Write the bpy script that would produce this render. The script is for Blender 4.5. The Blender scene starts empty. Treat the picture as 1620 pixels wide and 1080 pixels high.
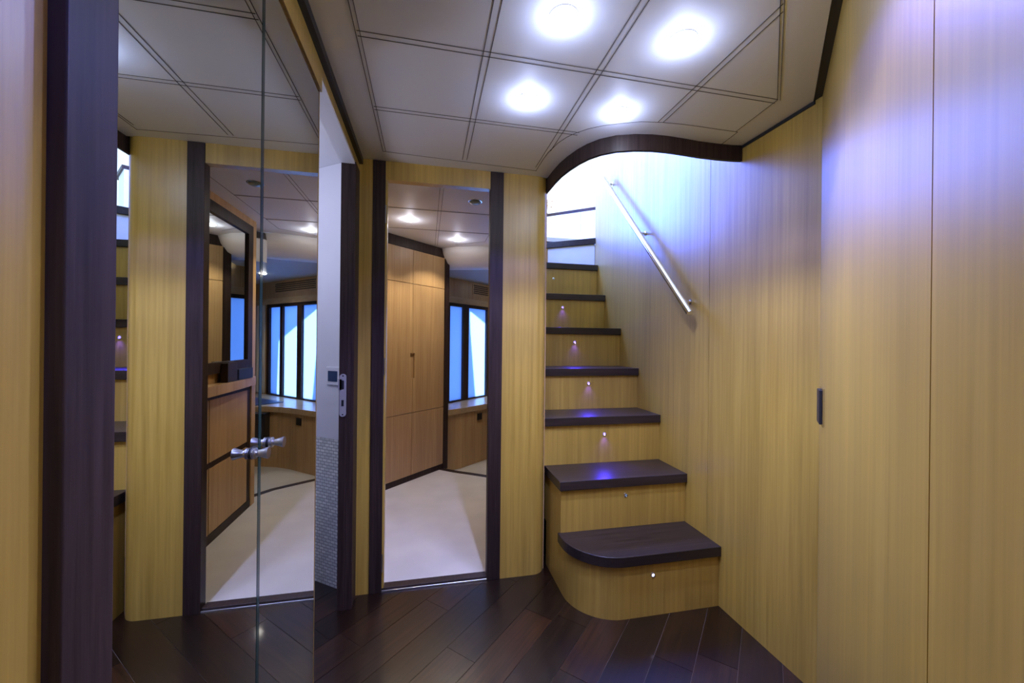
import bpy, bmesh, math, random
from mathutils import Vector, Matrix
random.seed(7)
C = bpy.context.scene
S = 1.2            # camera height in metres; all plans below are in units of it, heights relative to the eye

# ---------------------------------------------------------------- camera, world, exposure
cd = bpy.data.cameras.new('camera')
cam = bpy.data.objects.new('camera', cd)
C.collection.objects.link(cam)
C.camera = cam
cd.sensor_width = 36.0
cd.lens = 14.0
cd.clip_start = 0.02
cam.matrix_world = (Matrix.Translation((0, 0, S)) @ Matrix.Rotation(math.radians(-12.1), 4, 'Z')
                    @ Matrix.Rotation(math.radians(90), 4, 'X') @ Matrix.Rotation(0.0105, 4, 'Z'))
W = bpy.data.worlds.new('world')
C.world = W
W.use_nodes = True
bg = W.node_tree.nodes['Background']
bg.inputs[0].default_value = (0.48, 0.66, 1.0, 1)
bg.inputs[1].default_value = 2.6
C.view_settings.view_transform = 'Standard'
C.view_settings.look = 'None'
C.view_settings.gamma = 1.0
C.view_settings.exposure = 0.0
C.view_settings.use_curve_mapping = False
C.cycles.use_denoising = True
C.cycles.use_adaptive_sampling = True
C.cycles.adaptive_threshold = 0.02
C.cycles.max_bounces = 10
C.cycles.diffuse_bounces = 5
C.cycles.glossy_bounces = 6
C.cycles.sample_clamp_indirect = 6.0
C.cycles.caustics_reflective = False
C.cycles.caustics_refractive = False


def P(x, y, z):
    return Vector((x * S, y * S, (z + 1) * S))


def lamp(name, kind, loc, power, color, size=0.05, aim=None, **kw):
    l = bpy.data.lights.new(name, kind)
    l.energy = power
    l.color = color
    if kind == 'AREA':
        l.shape = 'RECTANGLE'
        l.size = kw.pop('sx', size)
        l.size_y = kw.pop('sy', size)
    elif kind == 'SPOT':
        l.shadow_soft_size = size
    for k, v in kw.items():
        setattr(l, k, v)
    o = bpy.data.objects.new(name, l)
    C.collection.objects.link(o)
    o.location = P(*loc)
    if aim is not None:
        o.rotation_euler = (P(*aim) - P(*loc)).to_track_quat('-Z', 'Y').to_euler()
    return o


# sun on the outside of the hull windows and of the saloon above
sl = bpy.data.lights.new('sun', 'SUN')
sl.energy = 32.0
sl.angle = 0.01
sl.color = (1.0, 0.97, 0.9)
sun = bpy.data.objects.new('sun', sl)
C.collection.objects.link(sun)
sun.rotation_euler = Vector((0.35, -0.75, -0.62)).to_track_quat('-Z', 'Y').to_euler()
# daylight from the saloon windows above the stairwell
lamp('saloon_daylight', 'AREA', (0.42, 2.75, 1.15), 100, (0.04, 0.13, 1.0), sx=0.8, sy=0.8, aim=(1.1, 1.75, 0.6))
lamp('saloon_window_light', 'AREA', (0.45, 2.75, 1.7), 5, (0.80, 0.92, 1.0), sx=0.8, sy=0.5, aim=(1.1, 2.45, 0.85))
lamp('saloon_wall_fill', 'AREA', (0.95, 3.1, 2.0), 35, (0.9, 0.97, 1.0), sx=0.4, sy=0.4, aim=(1.0, 4.2, 1.3))  # added lamp, only there to brighten the far saloon wall
# daylight that the blinds let into the cabin
lamp('cabin_daylight', 'AREA', (0.45, 4.6, 0.2), 6, (0.16, 0.40, 1.0), sx=0.8, sy=0.6, aim=(0.55, 4.07, -0.2))


# ---------------------------------------------------------------- materials
def new_mat(name):
    m = bpy.data.materials.new(name)
    m.use_nodes = True
    nt = m.node_tree
    return m, nt, nt.nodes['Principled BSDF']


def plain(name, col, rough=0.5, metal=0.0, emit=None, estr=0.0, spec=0.5, bump=0.0, bscale=200.0, var=0.0):
    m, nt, b = new_mat(name)
    b.inputs['Base Color'].default_value = (*col, 1)
    b.inputs['Roughness'].default_value = rough
    b.inputs['Metallic'].default_value = metal
    b.inputs['Specular IOR Level'].default_value = spec
    if emit:
        b.inputs['Emission Color'].default_value = (*emit, 1)
        b.inputs['Emission Strength'].default_value = estr
    tc = nt.nodes.new('ShaderNodeTexCoord')
    nz = nt.nodes.new('ShaderNodeTexNoise')
    nz.inputs['Scale'].default_value = bscale
    nt.links.new(tc.outputs['Object'], nz.inputs['Vector'])
    if bump:
        bp = nt.nodes.new('ShaderNodeBump')
        bp.inputs['Strength'].default_value = bump
        bp.inputs['Distance'].default_value = 0.002
        nt.links.new(nz.outputs['Fac'], bp.inputs['Height'])
        nt.links.new(bp.outputs['Normal'], b.inputs['Normal'])
    if var:
        nz2 = nt.nodes.new('ShaderNodeTexNoise')
        nz2.inputs['Scale'].default_value = 4.0
        nt.links.new(tc.outputs['Object'], nz2.inputs['Vector'])
        cr = nt.nodes.new('ShaderNodeValToRGB')
        cr.color_ramp.elements[0].color = (*[c * (1 - var) for c in col], 1)
        cr.color_ramp.elements[1].color = (*[min(1, c * (1 + var)) for c in col], 1)
        cr.color_ramp.elements[0].position = 0.3
        cr.color_ramp.elements[1].position = 0.7
        nt.links.new(nz2.outputs['Fac'], cr.inputs[0])
        nt.links.new(cr.outputs[0], b.inputs['Base Color'])
    return m


def wood(name, dark, light, rough=0.35, scale=(70, 70, 1.6), bump=0.08, contrast=(0.3, 0.72), coat=0.0, crough=0.3, attr=False, big=0.25):
    m, nt, b = new_mat(name)
    N, L = nt.nodes, nt.links
    tc = N.new('ShaderNodeTexCoord')
    mp = N.new('ShaderNodeMapping')
    mp.inputs['Scale'].default_value = scale
    L.new(tc.outputs['Object'], mp.inputs['Vector'])
    src = mp
    nz = N.new('ShaderNodeTexNoise')
    nz.inputs['Scale'].default_value = 1.0
    nz.inputs['Detail'].default_value = 6
    nz.inputs['Roughness'].default_value = 0.65
    L.new(mp.outputs['Vector'], nz.inputs['Vector'])
    cr = N.new('ShaderNodeValToRGB')
    cr.color_ramp.elements[0].position = contrast[0]
    cr.color_ramp.elements[1].position = contrast[1]
    cr.color_ramp.elements[0].color = (*dark, 1)
    cr.color_ramp.elements[1].color = (*light, 1)
    L.new(nz.outputs['Fac'], cr.inputs[0])
    mp2 = N.new('ShaderNodeMapping')
    mp2.inputs['Scale'].default_value = tuple(s * 0.09 for s in scale)
    L.new(tc.outputs['Object'], mp2.inputs['Vector'])
    n2 = N.new('ShaderNodeTexNoise')
    n2.inputs['Scale'].default_value = 1.0
    n2.inputs['Detail'].default_value = 3
    L.new(mp2.outputs['Vector'], n2.inputs['Vector'])
    r2 = N.new('ShaderNodeMapRange')
    r2.inputs['From Min'].default_value = 0.3
    r2.inputs['From Max'].default_value = 0.7
    r2.inputs['To Min'].default_value = 1 - big
    r2.inputs['To Max'].default_value = 1 + big * 0.5
    L.new(n2.outputs['Fac'], r2.inputs['Value'])
    mul = N.new('ShaderNodeMix')
    mul.data_type = 'RGBA'
    mul.blend_type = 'MULTIPLY'
    mul.inputs[0].default_value = 1.0
    L.new(cr.outputs[0], mul.inputs[6])
    L.new(r2.outputs[0], mul.inputs[7])
    out = mul.outputs[2]
    if attr:
        at = N.new('ShaderNodeAttribute')
        at.attribute_name = 'plank'
        m2 = N.new('ShaderNodeMix')
        m2.data_type = 'RGBA'
        m2.blend_type = 'MULTIPLY'
        m2.inputs[0].default_value = 1.0
        L.new(out, m2.inputs[6])
        L.new(at.outputs['Color'], m2.inputs[7])
        out = m2.outputs[2]
    L.new(out, b.inputs['Base Color'])
    b.inputs['Roughness'].default_value = rough
    b.inputs['Coat Weight'].default_value = coat
    b.inputs['Coat Roughness'].default_value = crough
    bp = N.new('ShaderNodeBump')
    bp.inputs['Strength'].default_value = bump
    bp.inputs['Distance'].default_value = 0.001
    L.new(nz.outputs['Fac'], bp.inputs['Height'])
    L.new(bp.outputs['Normal'], b.inputs['Normal'])
    return m


OAK = wood('honey_oak', (0.40, 0.245, 0.036), (0.55, 0.355, 0.065), rough=0.40, coat=1.0, crough=0.34, contrast=(0.32, 0.68), big=0.16)
OAK2 = wood('cabin_oak', (0.45, 0.27, 0.115), (0.60, 0.40, 0.19), rough=0.4, contrast=(0.32, 0.68), big=0.16)
WENGE = wood('dark_wenge', (0.018, 0.009, 0.007), (0.055, 0.033, 0.028), rough=0.48, scale=(90, 90, 3), bump=0.25, big=0.3)
WENGE.node_tree.nodes['Principled BSDF'].inputs['Specular IOR Level'].default_value = 0.28
TREAD = wood('dark_tread_wood', (0.014, 0.009, 0.008), (0.045, 0.03, 0.028), rough=0.33, scale=(3, 80, 60), bump=0.3, big=0.3)
FLOORW = wood('dark_floor_wood', (0.014, 0.006, 0.0035), (0.12, 0.046, 0.019), rough=0.30, scale=(70, 3.0, 60), bump=0.15,
              contrast=(0.3, 0.75), coat=0.35, crough=0.07, attr=True, big=0.4)
CEIL = plain('ceiling_leatherette', (0.85, 0.85, 0.86), 0.55, bump=0.12, bscale=500)
SEAM = plain('dark_seam', (0.10, 0.09, 0.08), 0.8)
BLACK = plain('matt_black', (0.012, 0.012, 0.014), 0.45)
WHITE = plain('white_paint', (0.78, 0.78, 0.82), 0.45, var=0.02)
CARPET = plain('cream_carpet', (0.60, 0.575, 0.535), 0.95, bump=0.8, bscale=350, var=0.06)
CHROME = plain('chrome', (0.8, 0.8, 0.82), 0.12, metal=1.0)
STEEL = plain('brushed_steel', (0.62, 0.62, 0.62), 0.28, metal=1.0)
BRASS = plain('brass_edge', (0.65, 0.45, 0.15), 0.35, metal=0.8)
MIRROR = plain('mirror_silver', (0.80, 0.84, 0.82), 0.0, metal=1.0)
GEDGE = plain('dark_glass_edge', (0.01, 0.035, 0.03), 0.1)
LED = plain('led_lens', (1, 1, 1), 0.3, emit=(0.72, 0.82, 1.0), estr=60)
LEDW = plain('led_lens_cabin', (1, 1, 1), 0.3, emit=(1.0, 0.93, 0.85), estr=30)
LEDOFF = plain('unlit_lens', (0.35, 0.5, 0.55), 0.15)
STEPLED = plain('step_led', (0.6, 0.6, 1), 0.3, emit=(0.16, 0.10, 1.0), estr=5)
STEPDIM = plain('step_led_dim', (0.5, 0.5, 0.7), 0.3, emit=(0.6, 0.6, 1.0), estr=3)
SCREEN = plain('thermostat_screen', (0.01, 0.04, 0.12), 0.15)
GRILLE = plain('grille_holes', (0.004, 0.004, 0.004), 0.9)
BLUEMAT = plain('dark_blue_leather', (0.02, 0.03, 0.07), 0.4)
GREYBOX = plain('dark_brown_leather', (0.03, 0.02, 0.018), 0.45, bump=0.2)
CURTAIN = plain('white_curtain', (0.75, 0.73, 0.68), 0.9)
SALOON = plain('pale_saloon_panel', (0.80, 0.80, 0.78), 0.5)
TWIG = plain('dry_twig', (0.35, 0.2, 0.08), 0.8)


def blind_mat():
    m, nt, b = new_mat('translucent_blind')
    tr = nt.nodes.new('ShaderNodeBsdfTranslucent')
    tr.inputs[0].default_value = (0.42, 0.60, 0.95, 1)
    mx = nt.nodes.new('ShaderNodeMixShader')
    mx.inputs[0].default_value = 0.75
    b.inputs['Base Color'].default_value = (0.45, 0.6, 0.85, 1)
    b.inputs['Roughness'].default_value = 0.6
    nt.links.new(b.outputs[0], mx.inputs[1])
    nt.links.new(tr.outputs[0], mx.inputs[2])
    nt.links.new(mx.outputs[0], nt.nodes['Material Output'].inputs[0])
    return m


BLIND = blind_mat()


def mosaic_mat():
    m, nt, b = new_mat('pearl_mosaic')
    N, L = nt.nodes, nt.links
    uv = N.new('ShaderNodeUVMap')
    br = N.new('ShaderNodeTexBrick')
    br.offset = 0.5
    br.inputs['Scale'].default_value = 1.0
    br.inputs['Brick Width'].default_value = 0.030
    br.inputs['Row Height'].default_value = 0.0150
    br.inputs['Mortar Size'].default_value = 0.0016
    br.inputs['Color1'].default_value = (0.92, 0.92, 0.86, 1)
    br.inputs['Color2'].default_value = (0.66, 0.68, 0.64, 1)
    br.inputs['Mortar'].default_value = (0.34, 0.34, 0.33, 1)
    L.new(uv.outputs[0], br.inputs['Vector'])
    L.new(br.outputs['Color'], b.inputs['Base Color'])
    b.inputs['Roughness'].default_value = 0.2
    bp = N.new('ShaderNodeBump')
    bp.inputs['Strength'].default_value = 0.5
    bp.inputs['Distance'].default_value = 0.002
    bp.invert = True
    L.new(br.outputs['Fac'], bp.inputs['Height'])
    L.new(bp.outputs['Normal'], b.inputs['Normal'])
    return m


MOSAIC = mosaic_mat()


# ---------------------------------------------------------------- mesh building
class MB:
    def __init__(self):
        self.bm = bmesh.new()

    def box(self, x0, y0, z0, x1, y1, z1):
        return self.prism([(x0, y0), (x1, y0), (x1, y1), (x0, y1)], z0, z1)

    def prism(self, poly, z0, z1):
        a = [self.bm.verts.new(P(x, y, z0)) for x, y in poly]
        b = [self.bm.verts.new(P(x, y, z1)) for x, y in poly]
        n = len(poly)
        self.bm.faces.new(a[::-1])
        self.bm.faces.new(b)
        for i in range(n):
            self.bm.faces.new((a[i], a[(i + 1) % n], b[(i + 1) % n], b[i]))
        return self

    def path(self, pts, z0, z1, t):
        """a wall standing on a polyline; t > 0 thickens it to the left of the direction of travel"""
        off = []
        for i, p in enumerate(pts):
            dirs = []
            if i > 0:
                dirs.append((Vector(p) - Vector(pts[i - 1])).normalized())
            if i < len(pts) - 1:
                dirs.append((Vector(pts[i + 1]) - Vector(p)).normalized())
            d = sum(dirs, Vector((0, 0))).normalized()
            n = Vector((-d.y, d.x))
            k = t / max(0.3, n.dot(Vector((-dirs[0].y, dirs[0].x))))
            off.append((p[0] + n.x * k, p[1] + n.y * k))
        for i in range(len(pts) - 1):
            pass
        vb = [self.bm.verts.new(P(x, y, z0)) for x, y in pts]
        vt = [self.bm.verts.new(P(x, y, z1)) for x, y in pts]
        ob = [self.bm.verts.new(P(x, y, z0)) for x, y in off]
        ot = [self.bm.verts.new(P(x, y, z1)) for x, y in off]
        f = self.bm.faces.new
        for i in range(len(pts) - 1):
            f((vb[i], vb[i + 1], vt[i + 1], vt[i]))
            f((ob[i + 1], ob[i], ot[i], ot[i + 1]))
            f((vt[i], vt[i + 1], ot[i + 1], ot[i]))
            f((vb[i + 1], vb[i], ob[i], ob[i + 1]))
        f((vb[0], vt[0], ot[0], ob[0]))
        f((vb[-1], ob[-1], ot[-1], vt[-1]))
        return self

    def lathe(self, a, axis, prof, n=28):
        """profile (distance along axis, radius) revolved about axis from point a"""
        a = P(*a)
        ax = Vector(axis).normalized()
        u = ax.orthogonal().normalized()
        w = ax.cross(u)
        rings = []
        for d, r in prof:
            if r < 1e-6:
                rings.append([self.bm.verts.new(a + ax * d * S)])
            else:
                rings.append([self.bm.verts.new(a + ax * d * S + (u * math.cos(2 * math.pi * i / n) + w * math.sin(2 * math.pi * i / n)) * r * S) for i in range(n)])
        for r0, r1 in zip(rings, rings[1:]):
            for i in range(n):
                j = (i + 1) % n
                if len(r0) == 1 and len(r1) == 1:
                    continue
                if len(r0) == 1:
                    self.bm.faces.new((r0[0], r1[j], r1[i]))
                elif len(r1) == 1:
                    self.bm.faces.new((r0[i], r0[j], r1[0]))
                else:
                    self.bm.faces.new((r0[i], r0[j], r1[j], r1[i]))
        return self

    def tube(self, a, b, r, n=20):
        A, B = Vector(a), Vector(b)
        d = (B - A).length
        return self.lathe(a, B - A, [(0, 0), (0, r), (d, r), (d, 0)], n)

    def quads(self, lists, flip=False):
        """grid of rows of points"""
        rows = [[self.bm.verts.new(P(*p)) for p in row] for row in lists]
        for r0, r1 in zip(rows, rows[1:]):
            for i in range(len(r0) - 1):
                self.bm.faces.new((r0[i], r0[i + 1], r1[i + 1], r1[i]))
        return self

    def build(self, name, mat, parent=None, bevel=0.0, smooth=False, label=None, solid=0.0):
        bmesh.ops.recalc_face_normals(self.bm, faces=self.bm.faces)
        if parent is not None:
            o0 = Vector(parent.get('_o', (0, 0, 0)))
        else:
            o0 = Vector((0, 0, 0))
        for v in self.bm.verts:
            v.co -= o0
        me = bpy.data.meshes.new(name)
        self.bm.to_mesh(me)
        self.bm.free()
        me.materials.append(mat)
        o = bpy.data.objects.new(name, me)
        C.collection.objects.link(o)
        if parent is not None:
            o.parent = parent
            o['_o'] = tuple(o0)
        if solid:
            md = o.modifiers.new('solid', 'SOLIDIFY')
            md.thickness = solid * S
            md.offset = 0
        if bevel:
            md = o.modifiers.new('bevel', 'BEVEL')
            md.width = bevel * S
            md.segments = 3
            md.limit_method = 'ANGLE'
        if smooth:
            for p in me.polygons:
                p.use_smooth = True
            try:
                me.set_sharp_from_angle(angle=math.radians(40))
            except Exception:
                pass
        if label:
            o['label'] = label
        return o


def thing(name, label, cat, loc, group=None):
    o = bpy.data.objects.new(name, None)
    C.collection.objects.link(o)
    o.location = P(*loc)
    o['_o'] = tuple(P(*loc))
    o.empty_display_size = 0.05
    o['label'] = label
    o['category'] = cat
    if group:
        o['group'] = group
    return o


def struct(o, label=None, cat=None):
    o['kind'] = 'structure'
    if label:
        o['label'] = label
    if cat:
        o['category'] = cat
    return o


def tag(o, label, cat, group=None):
    o['label'] = label
    o['category'] = cat
    if group:
        o['group'] = group
    return o


CZ = 0.71      # ceiling above the eye
R2 = math.sqrt(2)

# ================================================================ HALL FLOOR
mb = MB()
bm = mb.bm
gap = 0.0011
col_layer = None
pw = 0.1625
faces_cols = []
joint = {-1.5885: 1.17 + 0.0, -1.264: 1.39, -0.939: 1.868, -0.4515: 1.872}


def sc(s, c, z):   # s = x + y, c = x - y
    return P((s + c) / 2, (s - c) / 2, z)


row = 0
c = -0.427 - pw * 16
while c < 2.3:
    best = None
    for cj, sj in ((-1.727, 1.17), (-1.24, 1.39), (-0.9145, 1.868), (-0.427, 1.872)):
        if abs(cj - c) < 0.05:
            best = sj
    s = (best - 1.75 * 4) if best is not None else (random.uniform(-6, -5))
    while s < 5.5:
        L_ = 1.75
        poly = [(s + gap, c + gap), (s + L_ - gap, c + gap), (s + L_ - gap, c + pw - gap), (s + gap, c + pw - gap)]
        # keep those under the hall and the bathroom
        cx = (s + L_ / 2 + c + pw / 2) / 2
        cy = (s + L_ / 2 - c - pw / 2) / 2
        if -2.4 < cx < 2.2 and -2.2 < cy < 2.6:
            tone = random.uniform(0.75, 1.2)
            hue = random.uniform(-0.06, 0.06)
            top = [bm.verts.new(sc(a, b, -1.0)) for a, b in poly]
            bot = [bm.verts.new(sc(a, b, -1.012)) for a, b in poly]
            fs = [bm.faces.new(top)]
            for i in range(4):
                fs.append(bm.faces.new((top[i], bot[i], bot[(i + 1) % 4], top[(i + 1) % 4])))
            faces_cols += [(tone * (1 + hue), tone, tone * (1 - hue))] * 5
        s += L_
    c += pw
cols = faces_cols
lay = bm.loops.layers.color.new('plank')
bm.faces.ensure_lookup_table()
for f, cc in zip(bm.faces, cols):
    for lp in f.loops:
        lp[lay] = (min(1, cc[0] * 0.6), min(1, cc[1] * 0.6), min(1, cc[2] * 0.6), 1)
# turn the mesh 45 degrees into its own frame so that the grain runs along the planks
rot = Matrix.Rotation(math.radians(45), 4, 'Z')
for v in bm.verts:
    v.co = rot @ v.co
fo = mb.build('floor', FLOORW)
fo.rotation_euler = (0, 0, math.radians(-45))
struct(fo)
sub = MB().box(-2.3, -1.6, -1.03, 2.2, 1.70, -1.003).build('floor_base', plain('pale_floor_joint', (0.16, 0.12, 0.10), 0.6))
struct(sub)
struct(MB().box(0.50, 1.701, -1.03, 1.2, 2.75, -1.003).build('floor_understair', SEAM))

# ================================================================ HALL CEILING
# outer outline of the hall ceiling with the curved stairwell opening at its far right
curve = [(0.515, 1.66), (0.517, 1.58), (0.521, 1.511), (0.531, 1.45), (0.547, 1.388), (0.565, 1.345), (0.592, 1.305), (0.633, 1.272),
         (0.69, 1.25), (0.745, 1.239), (0.80, 1.236), (0.87, 1.239), (0.93, 1.243), (1.0, 1.243), (1.06, 1.24), (1.10, 1.233)]
inner = [(0.437, 1.60), (0.436, 1.50), (0.438, 1.434), (0.452, 1.354), (0.468, 1.31), (0.490, 1.275), (0.520, 1.242), (0.558, 1.214), (0.605, 1.190),
         (0.665, 1.165), (0.735, 1.153), (0.80, 1.148), (0.86, 1.147), (0.94, 1.148), (1.0, 1.148), (1.012, 1.148)]
outer = [(-0.25, -1.15), (-0.25, 1.66)] + curve + [(1.098, 0.955), (0.22, 0.077), (0.62, 0.077), (0.62, -1.15)]
m = MB()
m.prism(outer[::-1], CZ, CZ + 0.025)
ceil = struct(m.build('ceiling', CEIL))
# panel seams: pairs of fine dark grooves
sm = MB()


def seam(a, b, w=0.0017, z=CZ):
    a, b = Vector(a), Vector(b)
    d = (b - a).normalized()
    n = Vector((-d.y, d.x)) * w / 2
    sm.prism([tuple(a - n), tuple(b - n), tuple(b + n), tuple(a + n)], z - 0.0009, z + 0.001)


dl = 0.0085
ym = [0.37, 0.675, 0.978, 1.281]
yend = 1.567
for x in (0.138, 0.435):
    seam((x - dl, -1.0), (x - dl, yend))
    seam((x + dl, -1.0), (x + dl, yend if x < 0.3 else 1.42))
for k in (-1, 1):
    x = 0.728 + dl * k
    seam((x, x - 0.02 - 0.005), (x, 1.153))
for y in ym:
    for k in (-1, 1):
        yy = y + dl * k
        xe = min(0.995, yy + 0.02)
        if y > 1.2:
            xe = 0.498
        seam((-0.165, yy), (xe, yy))
seam((-0.168, -1.0), (-0.168, yend))
seam((-0.158, -1.0), (-0.158, yend), 0.0014)
seam((-0.168, yend), (0.437, 1.597))
seam((1.004, 1.147), (0.99, 0.972))
seam((0.99, 0.972), (0.10, 0.082))
seam((1.0, 0.972), (0.11, 0.082), 0.0014)
for a, b in zip(inner, inner[1:]):
    seam(a, b)
seam((1.012, 1.148), (1.02, 1.236))
sm.build('panel_seams', SEAM, ceil)
# dark shadow gap between ceiling and side walls
m = MB()
m.path([(-0.250, -1.15), (-0.250, 1.652)], 0.688, 0.735, 0.017)
struct(m.build('trim_1', BLACK))
m = MB()
m.path([(0.20, 0.055), (0.20 + 0.90, 0.955 - 0.0)], CZ + 0.001, 0.735, -0.025)
m.path([(1.1, 0.95), (1.1, 1.24)], 0.70, 0.735, 0.004)
struct(m.build('trim_2', BLACK))
# curved dark lip around the stairwell opening, hanging below the ceiling
lip = [(0.516, 1.70)] + curve[1:-1] + [(1.0995, 1.234)]
m = MB().path(lip, 0.655, CZ + 0.02, -0.012)
struct(m.build('trim_3', WENGE, smooth=True))
# the slab above the hall that closes the deck over it
m = MB()
m.prism([(-0.4, -1.3), (0.9, -1.3), (0.75, 0.1), (1.25, 0.7), (1.25, 1.236)] + curve[::-1][1:] + [(0.515, 1.75), (-0.4, 1.75)], 0.736, 0.80)
struct(m.build('ceiling_deck', SALOON))

# ================================================================ LEFT WALL with mirror doors, bathroom doorway
ML = -0.269
m = MB().box(-0.31, -1.2, -1.0, -0.267, 0.352, 0.70)
wl = struct(m.build('wall_left', OAK))
m = MB().box(-0.30, 0.348, -1.0, -0.255, 0.397, 0.70)
struct(m.build('trim_4', WENGE, bevel=0.0015))
# header above the mirrors and the bathroom doorway
m = MB().box(-0.314, 0.397, 0.624, -0.2645, 1.085, 0.735).box(-0.310, 1.085, 0.6605, -0.2645, 1.652, 0.735)
struct(m.build('wall_left_header', OAK))
m = MB().box(-0.315, 1.083, 0.652, -0.2665, 1.568, 0.661)
struct(m.build('trim_5', WHITE))
# closet carcass behind the mirrors
m = MB().box(-0.75, 0.38, -1.0, -0.285, 0.40, 0.735).box(-0.75, 1.06, -1.0, -0.285, 1.076, 0.735).box(-0.765, 0.38, -1.0, -0.75, 1.076, 0.735)
m.box(-0.75, 0.38, 0.66, -0.285, 1.076, 0.735)
struct(m.build('wall_closet', BLACK))


def mirror_door(y0, y1, label, knob_y):
    t = thing('mirror_door', label, 'mirrored door', (ML, (y0 + y1) / 2, -1.0), 'mirrored closet doors')
    MB().box(ML - 0.006, y0 + 0.0015, -0.995, ML, y1 - 0.0015, 0.619).build('mirror_glass', MIRROR, t)
    MB().box(ML - 0.0075, y0 + 0.0002, -0.995, ML - 0.0062, y1 - 0.0002, 0.6195).build('dark_backing', GEDGE, t)
    e = MB()
    if y1 > 1.0:
        e.box(ML - 0.007, y1 - 0.0014, -0.995, ML + 0.0006, y1 + 0.0025, 0.62)
        e.build('brass_edge', BRASS, t)
    else:
        e.box(ML - 0.006, y1 - 0.010, -0.995, ML + 0.0004, y1 + 0.0005, 0.619).build('glass_edge', GEDGE, t)
    k = MB().lathe((ML, knob_y, -0.181), (1, 0, 0), [(0.0, 0), (0.0, 0.0088), (0.0028, 0.0088), (0.0028, 0.0072), (0.004, 0.0072), (0.004, 0.0088),
                   (0.0068, 0.0088), (0.008, 0.0062), (0.0105, 0.0052), (0.0125, 0.0056), (0.0245, 0.0094), (0.0252, 0.0092), (0.0256, 0.0), ], 32)
    ko = k.build('knob', STEEL, t, smooth=True, label='brushed steel cone-shaped knob')
    MB().lathe((ML, knob_y, -0.181), (1, 0, 0), [(0.0, 0.0089), (0.0011, 0.0093), (0.0022, 0.0089)], 32).build('ring', BLACK, ko)
    return t


mirror_door(0.40, 0.737, 'nearer full-height mirrored door beside the dark wooden post', 0.701)
mirror_door(0.737, 1.077, 'farther full-height mirrored door next to the bathroom doorway', 0.771)

# bathroom doorway: dark far jamb with its strike plate
t = thing('door_1', 'dark wooden jamb of the bathroom doorway', 'door frame', (-0.288, 1.6, -1.0))
t['kind'] = 'structure'
MB().box(-0.314, 1.567, -1.0, -0.287, 1.652, 0.6605).build('jamb', WENGE, t, bevel=0.001)
MB().box(-0.2865, 1.567, -1.0, -0.2625, 1.652, 0.6605).build('jamb', WENGE, t, bevel=0.001)
MB().box(-0.314, 1.086, -1.0, -0.27, 1.078, 0.655).build('jamb', WENGE, t)
sp = MB()
pts = []
for i in range(13):
    a = math.pi * i / 12
    pts.append((-0.300 + 0.0118 * math.cos(a), -0.1375 + 0.0118 * math.sin(a)))
for i in range(13):
    a = math.pi + math.pi * i / 12
    pts.append((-0.300 + 0.0118 * math.cos(a), -0.272 + 0.0118 * math.sin(a)))
bmv0 = [sp.bm.verts.new(P(x, 1.5668, z)) for x, z in pts]
bmv1 = [sp.bm.verts.new(P(x, 1.5645, z)) for x, z in pts]
sp.bm.faces.new(bmv0)
sp.bm.faces.new(bmv1[::-1])
for i in range(len(pts)):
    j = (i + 1) % len(pts)
    sp.bm.faces.new((bmv0[i], bmv0[j], bmv1[j], bmv1[i]))
sp.box(-0.3165, 1.5645, -0.185, -0.304, 1.5668, -0.145)
stk = sp.build('strike_plate', plain('satin_nickel', (0.36, 0.34, 0.32), 0.4, metal=0.15), t, label='rounded steel strike plate')
MB().box(-0.3045, 1.5638, -0.182, -0.2965, 1.5646, -0.15).build('latch_hole', BLACK, stk)
MB().box(-0.3045, 1.5638, -0.245, -0.2965, 1.5646, -0.222).build('bolt_hole', GRILLE, stk)
MB().lathe((-0.3, 1.5645, -0.133), (0, -1, 0), [(0, 0), (0, 0.003), (0.0006, 0.0025), (0.0006, 0)], 14).build('screw', CHROME, stk)
MB().lathe((-0.3, 1.5645, -0.275), (0, -1, 0), [(0, 0), (0, 0.003), (0.0006, 0.0025), (0.0006, 0)], 14).build('screw', CHROME, stk)

# bathroom behind it
dg0, dg1 = (-0.284, 1.6645), (-0.72, 1.9915)
m = MB().path([dg0, dg1], -0.405, CZ, -0.03)
struct(m.build('wall_bathroom', WHITE))
m = MB().path([dg0, dg1], -1.0, -0.402, -0.026)
w = m.build('wall_bathroom_mosaic', MOSAIC)
uvl = w.data.uv_layers.new(name='UVMap')
dv = (Vector(dg1) - Vector(dg0)).normalized()
for lp in w.data.loops:
    co = w.data.vertices[lp.vertex_index].co
    uvl.data[lp.index].uv = ((co.x * dv.x + co.y * dv.y), co.z)
struct(w)
m = MB().box(-1.35, 0.82, -1.0, -1.32, 2.0, CZ).box(-1.35, 0.80, -1.0, -0.77, 0.83, CZ).box(-1.35, 1.99, -1.0, -0.70, 2.02, CZ)
struct(m.build('wall_bathroom_far', WHITE))
m = MB().box(-1.35, 0.80, CZ + 0.001, -0.3145, 2.02, CZ + 0.03)
struct(m.build('ceiling_bathroom', WHITE))
# thermostat on the diagonal wall
th = thing('thermostat', 'small white wall thermostat with a dark screen above the mosaic', 'thermostat', (-0.366, 1.726, -0.145))
nrm = Vector((-dv.y, dv.x))
nrm = -nrm if nrm.y > 0 else nrm


def on_diag(u0, u1, z0, z1, d0, d1, mbx):
    base = Vector(dg0)
    q = []
    for u, d in ((u0, d0), (u1, d0), (u1, d1), (u0, d1)):
        p = base + dv * u + nrm * d
        q.append((p.x, p.y))
    return mbx.prism(q, z0, z1)


uc = (Vector((-0.362, 1.7215)) - Vector(dg0)).dot(dv)
on_diag(uc - 0.040, uc + 0.040, -0.183, -0.110, 0.0, 0.009, MB()).build('frame', WHITE, th, bevel=0.003)
on_diag(uc - 0.024, uc + 0.027, -0.168, -0.126, 0.0085, 0.0105, MB()).build('screen', SCREEN, th)

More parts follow.
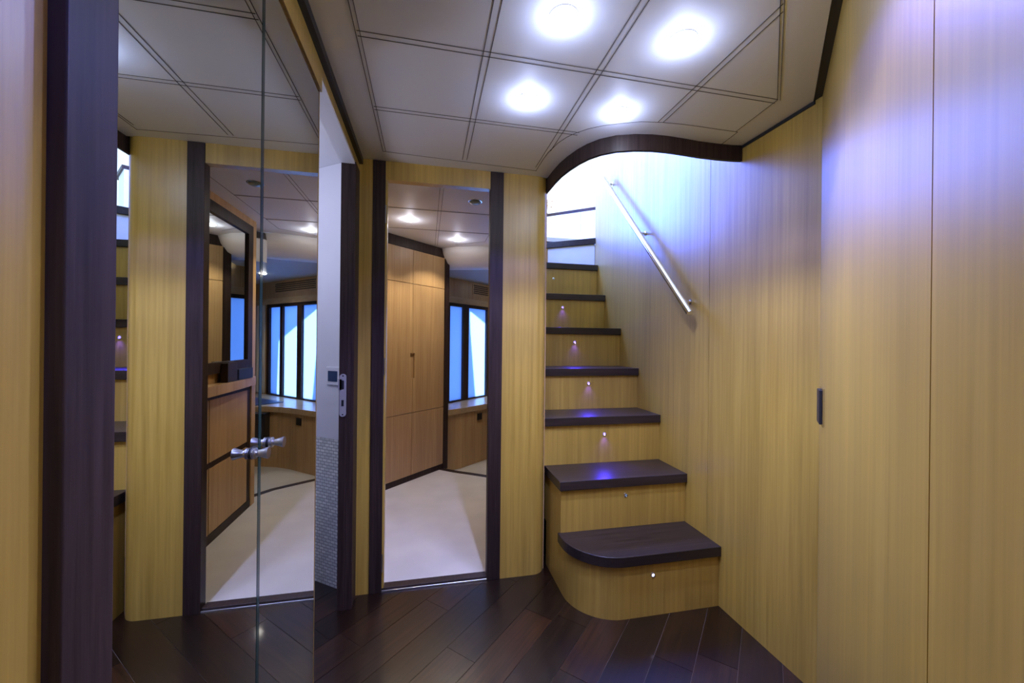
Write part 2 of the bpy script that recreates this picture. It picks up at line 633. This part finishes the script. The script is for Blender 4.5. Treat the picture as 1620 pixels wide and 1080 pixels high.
# ================================================================ BACK WALL: strip, posts, cabin doorway, rounded column
BY = 1.65
m = MB().box(-0.314, BY, -1.0, -0.2125, BY + 0.035, 0.735).box(-0.165, BY, 0.637, 0.255, BY + 0.035, 0.735)
wb = struct(m.build('wall_back', OAK))
dt = thing('door_2', 'dark wooden door frame of the cabin doorway', 'door frame', (0.047, BY, -1.0))
dt['kind'] = 'structure'
MB().box(-0.2125, BY - 0.004, -1.0, -0.165, BY + 0.034, 0.709).build('door_post', WENGE, dt, bevel=0.0012)
MB().box(0.255, BY - 0.004, -1.0, 0.311, BY + 0.034, 0.709).build('door_post', WENGE, dt, bevel=0.0012)
MB().box(-0.165, BY + 0.004, -1.0, 0.255, BY + 0.042, -0.985).build('threshold', WENGE, dt, bevel=0.002)
MB().box(-0.165, BY - 0.002, -1.0, 0.255, BY + 0.004, -0.9925).build('threshold_edge', STEEL, dt, bevel=0.001)
# rounded column: flat face turning into the stairwell wall
arc = [(0.515 - 0.06 + 0.06 * math.sin(a * math.pi / 24), BY + 0.06 - 0.06 * math.cos(a * math.pi / 24)) for a in range(13)]
m = MB().path([(0.311, BY)] + arc + [(0.515, 2.75)], -1.0, 0.735, 0.014)
struct(m.build('wall_stair_left', OAK, smooth=True))
# stairwell above the ceiling
m = MB().path([(0.515, 1.66), (0.515, 2.30)], 0.735, 1.05, 0.014)
struct(m.build('wall_stair_upper', OAK))

# ================================================================ RIGHT WALL and angled wall
m = MB().path([(1.10, 2.50), (1.10, 1.3885)], -1.0, 1.55, 0.03)
m.path([(1.10, 1.3865), (1.10, 0.929)], -1.0, 1.0, 0.03)
struct(m.build('wall_right', OAK))
m = MB()
cA = 0.171
m.path([(1.10 - 0.0015, 1.10 - cA - 0.0015), (0.4415, 0.4415 - cA)], -1.0, 0.735, 0.03)
m.path([(0.4395, 0.4395 - cA), (0.24, 0.24 - cA)], -1.0, 0.735, 0.03)
struct(m.build('wall_angled', OAK))
m = MB().box(1.103, 0.90, -1.0, 1.14, 2.5, 0.99).box(1.103, 2.49, -1.0, 1.14, 2.70, 0.655)
m.path([(1.12, 0.92), (0.24, 0.04)], -1.0, 0.735, 0.02)
struct(m.build('wall_right_backing', BLACK))
m = MB().box(0.235, 0.04, -1.0, 0.65, 0.07, 0.735).box(0.62, -1.2, -1.0, 0.65, 0.07, 0.735).box(-0.31, -1.23, -1.0, 0.65, -1.2, 0.735)
struct(m.build('wall_behind', OAK))
# black recessed latch near the corner of the angled wall
lt = thing('door_latch', 'small black flush latch near the corner of the pale wood wall', 'latch', (1.03, 0.86, -0.16))
e1 = Vector((-1, -1)).normalized()
nn = Vector((-1, 1)).normalized()


def on_ang(u0, u1, z0, z1, d0, d1, mbx):   # u measured from the corner towards the camera
    base = Vector((1.10, 1.10 - cA))
    q = []
    for u, d in ((u0, d0), (u1, d0), (u1, d1), (u0, d1)):
        p = base + e1 * u + nn * d
        q.append((p.x, p.y))
    return mbx.prism(q, z0, z1)


on_ang(0.036, 0.125, -0.215, -0.115, 0.0, 0.004, MB()).build('plate', CHROME, lt, bevel=0.001)
on_ang(0.052, 0.115, -0.210, -0.120, 0.004, 0.010, MB()).build('grip', BLACK, lt, bevel=0.0015)
on_ang(0.010, 0.036, -0.190, -0.130, 0.0, 0.005, MB()).build('bolt', BLACK, lt, bevel=0.001)

# ================================================================ STAIRS
st = thing('staircase', 'steep wooden staircase with dark treads and honey oak risers', 'staircase', (0.81, 1.9, -1.0))
XR, XL = 1.099, 0.5165
fronts = [1.306, 1.511, 1.714, 1.918, 2.121, 2.333, 2.447]
tops = [-0.768, -0.559, -0.3435, -0.135, 0.082, 0.298, 0.509]
TH = 0.037
OV = 0.013


def rounded_front(y0, y1, xl, r, o):
    """outline of the lowest step: straight right end, rounded front left corner"""
    cx, cy = xl + r, y0 + r
    pts = [(XR, y1), (XR, y0)]
    for i in range(17):
        a = math.pi / 2 * i / 16
        pts.append((cx - r * math.sin(a), cy - r * math.cos(a)))
    pts.append((xl, y1))
    return pts


XS = 0.535      # left side face of the lower steps
MB().prism(rounded_front(1.306, 1.53, 0.524, 0.185, 0), tops[0] - TH, tops[0]).build('tread', TREAD, st, bevel=0.002, label='lowest dark tread with a rounded left corner')
body = MB().prism(rounded_front(1.306 + OV, 1.72, XS, 0.178, 0), -1.0, tops[0] - TH - 0.0003)
body.build('riser', OAK, st, smooth=True, label='curved oak base of the lowest step')
for i in range(1, 7):
    xl = 0.5265 if i == 1 else 0.5165
    rl = XS if i == 1 else 0.5165
    ynext = fronts[i + 1] + OV + 0.02 if i < 6 else 2.695
    MB().box(xl, fronts[i], tops[i] - TH, XR, ynext, tops[i]).build('tread', TREAD, st, bevel=0.0015)
    if i == 1:
        rz = MB().box(rl, fronts[i] + OV, tops[0] + 0.0003, XR, 1.75, tops[1] - TH - 0.0003)
        rz.box(rl, 1.5305, tops[0] - TH - 0.0002, XR, 1.7495, tops[0] + 0.0003)
    else:
        rz = MB().box(rl, fronts[i] + OV, tops[i - 1] + 0.0003, XR, fronts[i] + OV + 0.03, tops[i] - TH - 0.0003)
    rz.build('riser', OAK, st)
# top winder and saloon floor
MB().prism([(XR, 2.49), (XR, 2.70), (0.5165, 3.12), (0.5165, 2.915)], 0.66, 0.70).build('tread', TREAD, st, bevel=0.0015,
                                                                                       label='slanting top step at the saloon level')
MB().prism([(XR, 2.505), (0.5165, 2.93), (0.5165, 2.96), (XR, 2.535)], 0.5095, 0.6597).build('riser', SALOON, st, label='pale slanting top riser')

struct(MB().prism([(1.135, 2.50), (2.2, 2.50), (2.2, 4.2), (0.2, 4.2), (0.2, 3.36), (0.5165, 3.122), (1.10, 2.702), (1.135, 2.702)], 0.661, 0.699).build('floor_saloon', SALOON))
# step lights
steplights = [((1033, 909), 0, 'dim'), ((990, 783), 1, 'off'), ((956, 686), 2, 'on'), ((931, 606), 3, 'on'), ((909, 541), 4, 'on'), ((890, 486), 5, 'on'), ((876, 441), 6, 'off')]
AL = math.radians(12.1)


def ray(px, py):
    u, v = px - 810, py - 540
    u, v = u + 0.0105 * v, v - 0.0105 * u
    return (u * math.cos(AL) + 630 * math.sin(AL), -u * math.sin(AL) + 630 * math.cos(AL), -v)


where = ['under the lowest tread', 'under the second tread from the floor', 'under the third tread from the floor', 'under the fourth tread from the floor',
         'under the fifth tread from the floor', 'under the sixth tread from the floor', 'under the seventh tread from the floor']
for (p, i, stt) in steplights:
    d = ray(*p)
    y = fronts[i] + OV
    k = y / d[1]
    x, z = d[0] * k, d[2] * k
    lab = {'on': 'glowing violet step light ', 'dim': 'faintly lit round step light ', 'off': 'unlit round steel step light '}[stt] + where[i]
    t = thing('step_light', lab, 'step light', (x, y, z), 'round lights in the stair risers')
    MB().lathe((x, y, z), (0, -1, 0), [(0, 0), (0, 0.0095), (0.002, 0.0088), (0.0025, 0.0062), (0.0012, 0.005), (0.0012, 0)], 24).build('bezel', CHROME, t, smooth=True)
    MB().lathe((x, y - 0.0013, z), (0, -1, 0), [(0, 0.0048), (0.001, 0.0042), (0.0016, 0)], 20).build('lens', {'on': STEPLED, 'dim': STEPDIM, 'off': LEDOFF}[stt], t, smooth=True)
    if stt == 'on':
        lamp('step_light_beam', 'SPOT', (x, y - 0.006, z), 7.0, (0.05, 0.03, 1.0), size=0.006, aim=(x, y - 0.14, z - 0.22), spot_size=math.radians(115), spot_blend=1.0)

# handrail
hr = thing('handrail', 'chrome handrail on three brackets beside the stairs', 'handrail', (1.05, 1.44, 0.124))
MB().tube((1.05, 1.437, 0.122), (1.05, 2.275, 1.005), 0.0145, 28).build('rail', CHROME, hr, smooth=True)
for p in ((1088, 479), (1017, 364), (966, 288)):
    d = ray(*p)
    k = 1.085 / d[0]
    y, z = d[1] * k, d[2] * k
    # foot of the bracket under the rail's line
    f = (y - 1.437) / (2.275 - 1.437)
    zr = 0.122 + f * (1.005 - 0.122)
    b = MB().lathe((1.0995, y, zr - 0.012), (-1, 0, 0), [(0, 0), (0, 0.012), (0.003, 0.0115), (0.004, 0.006), (0.03, 0.0055)], 20)
    b.tube((1.07, y, zr - 0.012), (1.055, y, zr - 0.002), 0.0055, 16)
    b.build('bracket', CHROME, hr, smooth=True)

struct(MB().box(-0.6, 4.22, 0.60, 2.4, 4.26, 2.3).build('wall_saloon', SALOON))
struct(MB().box(-0.6, 0.9, 2.1, 2.4, 4.22, 2.14).build('ceiling_saloon', SALOON))
# saloon cabinet glimpsed at the top of the stairs
cb = thing('saloon_cabinet', 'pale two-door cabinet at the top of the stairs', 'cabinet', (1.15, 3.05, 0.70))
a0, a1 = (1.325, 2.93), (0.55, 3.56)
dvv = (Vector(a1) - Vector(a0)).normalized()
MB().path([a0, a1], 1.05, 1.075, -0.28).build('cabinet_top', WENGE, cb)
mid = Vector(a0) + dvv * 0.155
MB().path([(a0[0] + dvv.x * 0.01, a0[1] + dvv.y * 0.01), (mid.x, mid.y)], 0.7005, 1.05, -0.2).build('door', SALOON, cb)
MB().path([(mid.x + dvv.x * 0.003, mid.y + dvv.y * 0.003), a1], 0.7005, 1.05, -0.2).build('door', SALOON, cb)
tw = thing('dried_flowers', 'small sprig of dried flowers on the cabinet above the stairs', 'dried flowers', (0.96, 3.28, 1.076))
for i in range(9):
    a = random.uniform(-0.09, 0.09)
    b = random.uniform(-0.05, 0.05)
    h = random.uniform(0.05, 0.13)
    MB().tube((0.985, 3.25, 1.075), (0.985 + a * 0.5, 3.25 + b, 1.075 + h), 0.0015, 6).lathe((0.985 + a * 0.5, 3.25 + b, 1.075 + h - 0.004), (0, 0, 1), [(0, 0), (0.002, 0.006), (0.006, 0.007), (0.01, 0)], 8).build('stem', TWIG, tw)

# ================================================================ CABIN
# floor, raised step and alcove floor
stepline = [(0.13, 3.15), (0.235, 3.065), (0.35, 2.99), (0.46, 2.915), (0.535, 2.825), (0.62, 2.72)]
m = MB().prism([(-0.32, 1.692), (0.50, 1.692), (0.50, 2.66), (0.62, 2.72)] + stepline[::-1][1:] + [(-0.32, 2.72)], -1.02, -0.992)
struct(m.build('floor_cabin', CARPET))
m = MB().path(stepline, -1.07, -0.9915, -0.048)
struct(m.build('trim_6', WENGE))
m = MB().prism([(0.13, 3.15)] + stepline[1:] + [(1.6, 2.72), (1.6, 5.2), (0.1, 3.7), (0.0, 3.2)], -1.09, -1.07)
struct(m.build('floor_alcove', CARPET))
# cabin ceiling
fas_top = [(0.10, 3.12), (0.15, 3.075), (0.224, 3.02), (0.34, 2.975), (0.458, 2.944), (0.58, 2.93), (0.9, 2.90), (1.6, 2.86)]
fas_bot = [(0.12, 3.255), (0.172, 3.225), (0.264, 3.19), (0.38, 3.16), (0.49, 3.13), (0.63, 3.07), (0.92, 3.0), (1.6, 2.95)]
m = MB()
m.prism([(-0.40, 1.73), (1.6, 1.73 + 0.0), (1.6, 2.86)] if False else [(-0.25, 1.687), (0.503, 1.687), (0.503, 2.7), (1.6, 2.7), (1.6, 2.86)] + fas_top[::-1][1:] + [(-0.34, 2.66), (-0.34, 1.755)], CZ, CZ + 0.03)
cc = struct(m.build('ceiling_cabin', CEIL))
sm = MB()
for k in (-1, 1):
    seam((0.062 + dl * k, 1.74), (0.062 + dl * k, 3.02))
for y in (2.215, 2.61):
    seam((-0.3, y - 0.004), (0.40, y - 0.004))
    seam((-0.3, y + 0.004), (0.40, y + 0.004), 0.0014)
seam((0.40, 1.78), (0.40, 2.82))
seam((0.40, 2.82), (0.2, 2.96))
sm.build('panel_seams', SEAM, cc)
m = MB()
zf = [(CZ, 0.0), (0.66, 0.15), (0.61, 0.45), (0.585, 0.8), (0.57, 1.0)]
rows = []
for z, f in zf:
    rows.append([(a[0] + (b[0] - a[0]) * f, a[1] + (b[1] - a[1]) * f, z) for a, b in zip(fas_top, fas_bot)])
m.quads(rows)
struct(m.build('trim_7', CEIL, smooth=True, solid=0.01))
m = MB().prism([(0.10, 3.26)] + fas_bot[1:] + [(1.6, 5.1), (0.05, 3.55)], 0.575, 0.60)
struct(m.build('ceiling_alcove', plain('alcove_ceiling', (0.6, 0.62, 0.64), 0.25)))


def on_c(cv, x0, x1, z0, z1, d0, d1, mbx):
    """box on a 45 degree wall x - y = cv; d is the distance from it towards the door"""
    q = []
    for x, d in ((x0, d0), (x1, d0), (x1, d1), (x0, d1)):
        k = d / R2
        q.append((x + k, x - cv - k))
    return mbx.prism(q, z0, z1)


# wardrobe
WC = -3.0
wd = thing('wardrobe', 'tall built-in oak wardrobe with a dark surround in the cabin', 'wardrobe', (-0.06, 2.94, -1.0))
on_c(WC, -0.345, 0.145, -0.992, 0.70, -0.30, -0.016, MB()).build('body', OAK2, wd)
zs = [(-0.95, -0.513), (-0.509, 0.3985), (0.4025, 0.64)]
for x0, x1, sd in ((-0.32, -0.097, 0), (-0.0945, 0.131, 1)):
    for k, (z0, z1) in enumerate(zs):
        if k == 1:
            # upright door with a cut-out for the recessed pull at its inner edge
            xa, xb = (x0, x1 - 0.014) if sd == 0 else (x0 + 0.014, x1)
            d_ = MB()
            on_c(WC, xa, xb, z0, z1, -0.014, 0.0, d_)
            if sd == 0:
                on_c(WC, xb, x1, z0, -0.267, -0.014, 0.0, d_)
                on_c(WC, xb, x1, -0.09, z1, -0.014, 0.0, d_)
            else:
                on_c(WC, x0, xa, z0, -0.267, -0.014, 0.0, d_)
                on_c(WC, x0, xa, -0.09, z1, -0.014, 0.0, d_)
            dd = d_.build('door', OAK2, wd)
            if sd == 0:
                on_c(WC, x1 - 0.011, x1 + 0.0135, -0.265, -0.092, -0.0155, -0.012, MB()).build('recessed_pull', OAK2, dd)
        else:
            on_c(WC, x0, x1, z0, z1, -0.014, 0.0, MB()).build('door', OAK2, wd)
on_c(WC, -0.30, 0.131, 0.643, 0.709, -0.2, 0.002, MB()).build('top_band', WENGE, wd)
on_c(WC, -0.30, 0.131, -0.992, -0.955, -0.2, -0.004, MB()).build('plinth', WENGE, wd)
on_c(WC, 0.132, 0.166, -1.0, 0.709, -0.25, 0.006, MB()).build('end_post', WENGE, wd)
on_c(WC, -0.3, 0.131, 0.399, 0.402, -0.016, -0.012, MB()).build('metal_strip', STEEL, wd)
on_c(WC, -0.3, 0.131, -0.513, -0.509, -0.016, -0.012, MB()).build('metal_strip', STEEL, wd)
# cabin left wall
m = MB().box(-0.36, 1.745, -1.0, -0.335, 2.64, 0.735)
struct(m.build('wall_cabin_left', OAK2))
# cabin door leaf, folded back inside
dl_ = thing('cabin_door', 'open oak cabin door seen edge-on at the left door post', 'door', (-0.165, 1.69, -1.0))
ang = math.radians(101)
dx, dy = math.cos(ang), math.sin(ang)
p0 = Vector((-0.1655, 1.692))
p1 = p0 + Vector((dx, dy)) * 0.41
MB().path([tuple(p0), tuple(p1)], -0.985, 0.63, 0.022).build('door_leaf', OAK, dl_)
for zz in (0.50, -0.105, -0.885):
    MB().box(-0.1655, BY - 0.001, zz - 0.035, -0.1615, BY + 0.03, zz + 0.035).tube((-0.161, BY + 0.006, zz - 0.035), (-0.161, BY + 0.006, zz + 0.035), 0.004, 12).build('hinge', STEEL, dl_)
MB().box(-0.1652, BY + 0.002, -0.985, -0.1575, BY + 0.034, 0.637).build('door_edge', OAK, dl_)

# window wall
VC = -3.45
m = MB()
on_c(VC, -0.1, 1.05, -1.09, -0.585, -0.06, 0.0, m)
on_c(VC, -0.1, 1.8, 0.35, 0.64, -0.06, 0.0, m)
on_c(VC, 1.05, 1.8, -1.09, 0.35, -0.06, 0.0, m)
on_c(VC, -0.1, -0.02, -0.585, 0.35, -0.06, 0.0, m)
struct(m.build('wall_cabin_window', OAK2))
m = MB()
on_c(VC, 0.0, 1.35, 0.348, 0.405, 0.0, 0.018, m)
struct(m.build('trim_8', wood('pale_oak_trim', (0.5, 0.34, 0.16), (0.66, 0.48, 0.26), scale=(8, 8, 60))))
wn = thing('window_1', 'wide dark-framed hull window with pale blue blinds', 'window', (0.6, 4.05, -0.58))
wn['kind'] = 'structure'
fr = MB()
on_c(VC, -0.02, 1.045, 0.318, 0.35, -0.03, 0.012, fr)
on_c(VC, -0.02, 1.045, -0.592, -0.55, -0.03, 0.012, fr)
on_c(VC, 1.012, 1.047, -0.55, 0.318, -0.03, 0.012, fr)
on_c(VC, -0.02, 0.005, -0.55, 0.318, -0.03, 0.012, fr)
fr.build('frame', WENGE, wn)
for x0, x1 in ((0.163, 0.198), (0.33, 0.388), (0.592, 0.648), (0.832, 0.866)):
    on_c(VC, x0, x1, -0.5498, 0.3178, -0.03, 0.012, MB()).build('mullion', WENGE, wn)
for x0, x1 in ((0.005, 0.163), (0.198, 0.33), (0.388, 0.592), (0.648, 0.832), (0.866, 1.012)):
    on_c(VC, x0 + 0.0005, x1 - 0.0005, -0.5495, 0.3175, -0.012, -0.008, MB()).build('blind', BLIND, wn)
# curtain folds at the right end of the window
for i, (x0, label) in enumerate(((1.075, 'narrow white curtain fold right beside the hull window'), (1.165, 'narrow white curtain fold farther from the hull window'))):
    cu = MB()
    on_c(VC, x0, x0 + 0.028, -0.56, 0.345, 0.001, 0.02, cu)
    tag(cu.build('curtain', CURTAIN, bevel=0.008), label, 'curtain', 'curtain folds')
# vent grille above the window
vg = thing('vent_grille', 'slotted air vent above the hull window', 'vent', (0.68, 4.13, 0.5))
on_c(VC, 0.43, 0.955, 0.45, 0.565, 0.0, 0.003, MB()).build('plate', OAK2, vg)
hl = MB()
for r in range(5):
    for k in range(34):
        x = 0.445 + k * 0.0147 + (0.003 if r % 2 else 0)
        z = 0.465 + r * 0.0185
        on_c(VC, x, x + 0.0105, z, z + 0.0125, 0.0028, 0.0036, hl)
hl.build('slots', GRILLE, vg)['kind'] = 'stuff'
# desk along the window
front = [(0.10, 3.235), (0.165, 3.265), (0.29, 3.345), (0.42, 3.455), (0.54, 3.555), (0.66, 3.63), (0.78, 3.672), (0.90, 3.69), (1.3, 3.70)]
dk = thing('desk', 'pale curved built-in desk below the hull window', 'desk', (0.6, 3.8, -1.07))
back = [(1.3, 1.3 - VC - 0.005), (0.10, 0.10 - VC - 0.005)]
MB().prism(front + back, -0.608, -0.562).build('desktop', wood('desk_top_oak', (0.46, 0.32, 0.17), (0.58, 0.43, 0.25), rough=0.25, scale=(6, 60, 60)), dk, bevel=0.003)
pan = [(x + 0.012, y + 0.028) for x, y in front]
MB().path(pan, -1.07, -0.609, 0.02).build('front_panel', OAK2, dk)
MB().box(0.50, 3.472, -0.695, 0.50, 3.472, -0.64)
# socket on the panel
sk = MB()
q0, q1 = Vector(pan[3]), Vector(pan[4])
ex = (q1 - q0).normalized()
ny = Vector((ex.y, -ex.x))
a_ = q0 + ex * 0.01
poly = [tuple(a_ + ny * 0.0005), tuple(a_ + ex * 0.06 + ny * 0.0005), tuple(a_ + ex * 0.06 + ny * 0.008), tuple(a_ + ny * 0.008)]
sk.prism(poly, -0.695, -0.637)
tag(sk.build('power_socket', BLACK, bevel=0.002), 'small square black socket on the panel under the desk', 'socket')
tag(MB().prism([(0.70, 3.885), (0.865, 3.72), (1.15, 3.74), (1.15, 4.26), (1.05, 4.22)], -0.5615, -0.557).build('desk_mat', BLUEMAT, bevel=0.001), 'dark blue mat lying on the curved desk', 'desk mat')
bn = thing('metal_box', 'black metal box mounted beneath the curved desk top', 'box', (0.85, 3.62, -0.84))
MB().prism([(0.745, 3.585), (1.05, 3.60), (1.05, 3.725), (0.93, 3.716), (0.80, 3.702), (0.735, 3.675)], -0.84, -0.6085).build('box_body', BLACK, bn, bevel=0.004)
MB().prism([(0.755, 3.581), (1.04, 3.596), (1.04, 3.600), (0.755, 3.585)], -0.80, -0.66).build('front_cover', GREYBOX, bn)

# right side of the cabin: wall, dresser, framed mirror
m = MB().box(0.500, 1.69, -1.0, 0.5145, 2.70, 0.735)
m.box(0.500, 2.70, -1.08, 1.6, 2.72, 0.66)
m.box(1.6, 2.70, -1.09, 1.63, 5.2, 0.66)
struct(m.build('wall_cabin_right', OAK2))
DX = 0.478
dr = thing('dresser', 'low oak dresser with dark gaps under the framed mirror', 'dresser', (0.49, 2.35, -0.992))
MB().box(DX + 0.006, 1.70, -0.992, 0.499, 2.66, -0.28).build('body', OAK2, dr)
toparc = []
for i in range(25):
    y = 1.70 + 0.96 * i / 24
    toparc.append((DX - 0.002 - 0.035 * math.sin(math.pi * (y - 1.5) / 1.35), y))
MB().prism([(0.4995, 1.70)] + toparc + [(0.4995, 2.66)], -0.275, -0.225).build('worktop', OAK2, dr, bevel=0.002, smooth=True)
MB().box(DX + 0.002, 1.71, -0.298, 0.499, 2.655, -0.2755).build('dark_gap', WENGE, dr)
MB().box(DX + 0.003, 1.71, -0.628, DX + 0.0065, 2.625, -0.600).build('dark_gap', WENGE, dr)
MB().box(DX - 0.002, 1.71, -0.992, 0.499, 2.625, -0.948).build('plinth', WENGE, dr)
for y0, y1 in ((1.71, 2.168), (2.176, 2.585)):
    for z0, z1 in ((-0.945, -0.629), (-0.599, -0.299)):
        MB().box(DX, y0, z0, DX + 0.0055, y1, z1).build('drawer', OAK2, dr)
MB().box(DX + 0.001, 2.586, -0.947, DX + 0.0058, 2.628, -0.299).build('dark_gap', WENGE, dr)
MB().box(DX - 0.004, 2.632, -0.992, 0.4995, 2.685, -0.2255).build('end_panel', OAK2, dr, label='pale wooden end post of the dresser')
fm = thing('wall_mirror', 'tall mirror in a double wood and dark frame over the dresser', 'mirror', (0.495, 2.3, -0.22))
MB().box(0.484, 1.70, 0.668, 0.4995, 2.70, 0.709).box(0.484, 2.655, -0.2245, 0.4995, 2.70, 0.668).build('outer_frame', OAK2, fm)
MB().box(0.481, 1.70, 0.612, 0.4995, 2.655, 0.668).box(0.481, 2.595, -0.12, 0.4995, 2.655, 0.612).box(0.481, 1.70, -0.175, 0.4995, 2.655, -0.12).build('inner_frame', WENGE, fm)
MB().box(0.492, 1.702, -0.12, 0.4995, 2.595, 0.612).build('mirror_glass', MIRROR, fm)
bx = thing('tissue_box', 'dark brown leather box on the dresser top', 'box', (0.46, 2.37, -0.2245))
MB().box(0.447, 2.28, -0.2245, 0.4805, 2.385, -0.125).build('box_body', GREYBOX, bx, bevel=0.003)
MB().box(0.452, 2.30, -0.125, 0.476, 2.365, -0.119).build('lid', GREYBOX, bx, bevel=0.002)
t = tag(MB().box(0.4465, 2.40, -0.2245, 0.4805, 2.58, -0.165).build('leather_case', BLUEMAT, bevel=0.004), 'low dark blue case on the dresser behind the leather box', 'case')

# outside: unseen overhang plates, added and cut to throw slanting shade on the blinds
m = MB()
for poly in ([(-0.5, 0.3), (0.40, 0.3), (0.42, 0.7), (0.49, 1.42), (-0.5, 1.42)], [(0.401, 0.3), (1.4, 0.3), (1.4, 0.95), (0.90, 0.78), (0.415, 0.47)],
             [(0.905, 0.8), (1.4, 0.96), (1.4, 1.5), (0.93, 1.5)]):
    m.prism([(x - 0.565 * d, x + 3.45 + 1.21 * d) for x, d in poly], 0.75, 0.78)
struct(m.build('blind_shade_plates', SALOON))

# ================================================================ CEILING LIGHTS
def downlight(x, y, z, label, group, state, r=0.033, power=10, cone=(104, 122)):
    t = thing('ceiling_light', label, 'ceiling light', (x, y, z), group)
    MB().lathe((x, y, z + 0.001), (0, 0, -1), [(0, 0), (0, r), (0.0025, r * 0.96), (0.003, r * 0.86), (0.0015, r * 0.82), (0.0015, 0)], 36).build('trim_ring', CHROME if state == 'off' else WHITE, t, smooth=True)
    lens = {'on': LED, 'cabin': LEDW, 'off': LEDOFF}[state]
    MB().lathe((x, y, z - 0.0012), (0, 0, -1), [(0, r * 0.82), (0.006, r * 0.76), (0.010, r * 0.5), (0.0125, 0)], 30).build('lens', lens, t, smooth=True)
    if state == 'on':
        lamp('downlight_core', 'SPOT', (x, y, z - 0.016), power, (0.72, 0.80, 1.0), size=0.02, spot_size=math.radians(cone[0]), spot_blend=0.35)
        lamp('downlight_halo', 'SPOT', (x, y, z - 0.016), power * 1.0, (0.12, 0.14, 1.0), size=0.02, spot_size=math.radians(cone[1]), spot_blend=0.2)
        lamp('ceiling_fill', 'POINT', (x, y, z - 0.048), power * 0.034, (0.46, 0.56, 1.0), shadow_soft_size=0.0)  # added point lamp below the lens, brightens the ceiling around it
    elif state == 'cabin':
        lamp('downlight_core', 'SPOT', (x, y, z - 0.016), power, (1.0, 0.86, 0.70), size=0.02, spot_size=math.radians(120), spot_blend=0.4)
        if z > 0.7:
            lamp('ceiling_fill', 'POINT', (x, y, z - 0.045), 0.55, (0.85, 0.85, 1.0), shadow_soft_size=0.0)  # same added fill for the cabin ceiling
    return t


G = 'downlights in the hall ceiling'
HP = 26
downlight(0.285, 0.827, CZ, 'bright round ceiling downlight nearest the mirror doors, left of the front pair', G, 'on', power=HP)
downlight(0.579, 0.829, CZ, 'bright round ceiling downlight on the right, closest to the angled wall', G, 'on', power=HP)
downlight(0.284, 1.133, CZ, 'bright round ceiling downlight in front of the cabin doorway', G, 'on', power=HP)
downlight(0.575, 1.134, CZ, 'bright round ceiling downlight beside the curved stairwell edge', G, 'on', power=HP)
downlight(0.285, 0.52, CZ, 'round ceiling downlight out of frame over the hall', G, 'on', power=HP)
downlight(0.0, -0.25, CZ, 'round ceiling downlight behind the camera', G, 'on', power=HP)
G = 'downlights in the cabin ceiling'
downlight(-0.105, 2.414, CZ, 'lit cabin downlight nearest the wardrobe top', G, 'cabin', r=0.034, power=24)
downlight(0.205, 2.81, CZ, 'lit cabin downlight farther in, close to the window soffit', G, 'cabin', r=0.034, power=24)
downlight(0.235, 2.025, CZ, 'unlit cabin ceiling light with a chrome ring near the doorway', G, 'off', r=0.036)
downlight(0.869, 3.864, 0.575, 'lit ceiling light in the lower alcove ceiling by the hull window', G, 'cabin', r=0.034, power=12)
lamp('bathroom_light', 'POINT', (-0.75, 1.35, 0.45), 9, (0.66, 0.70, 1.0), shadow_soft_size=0.08)
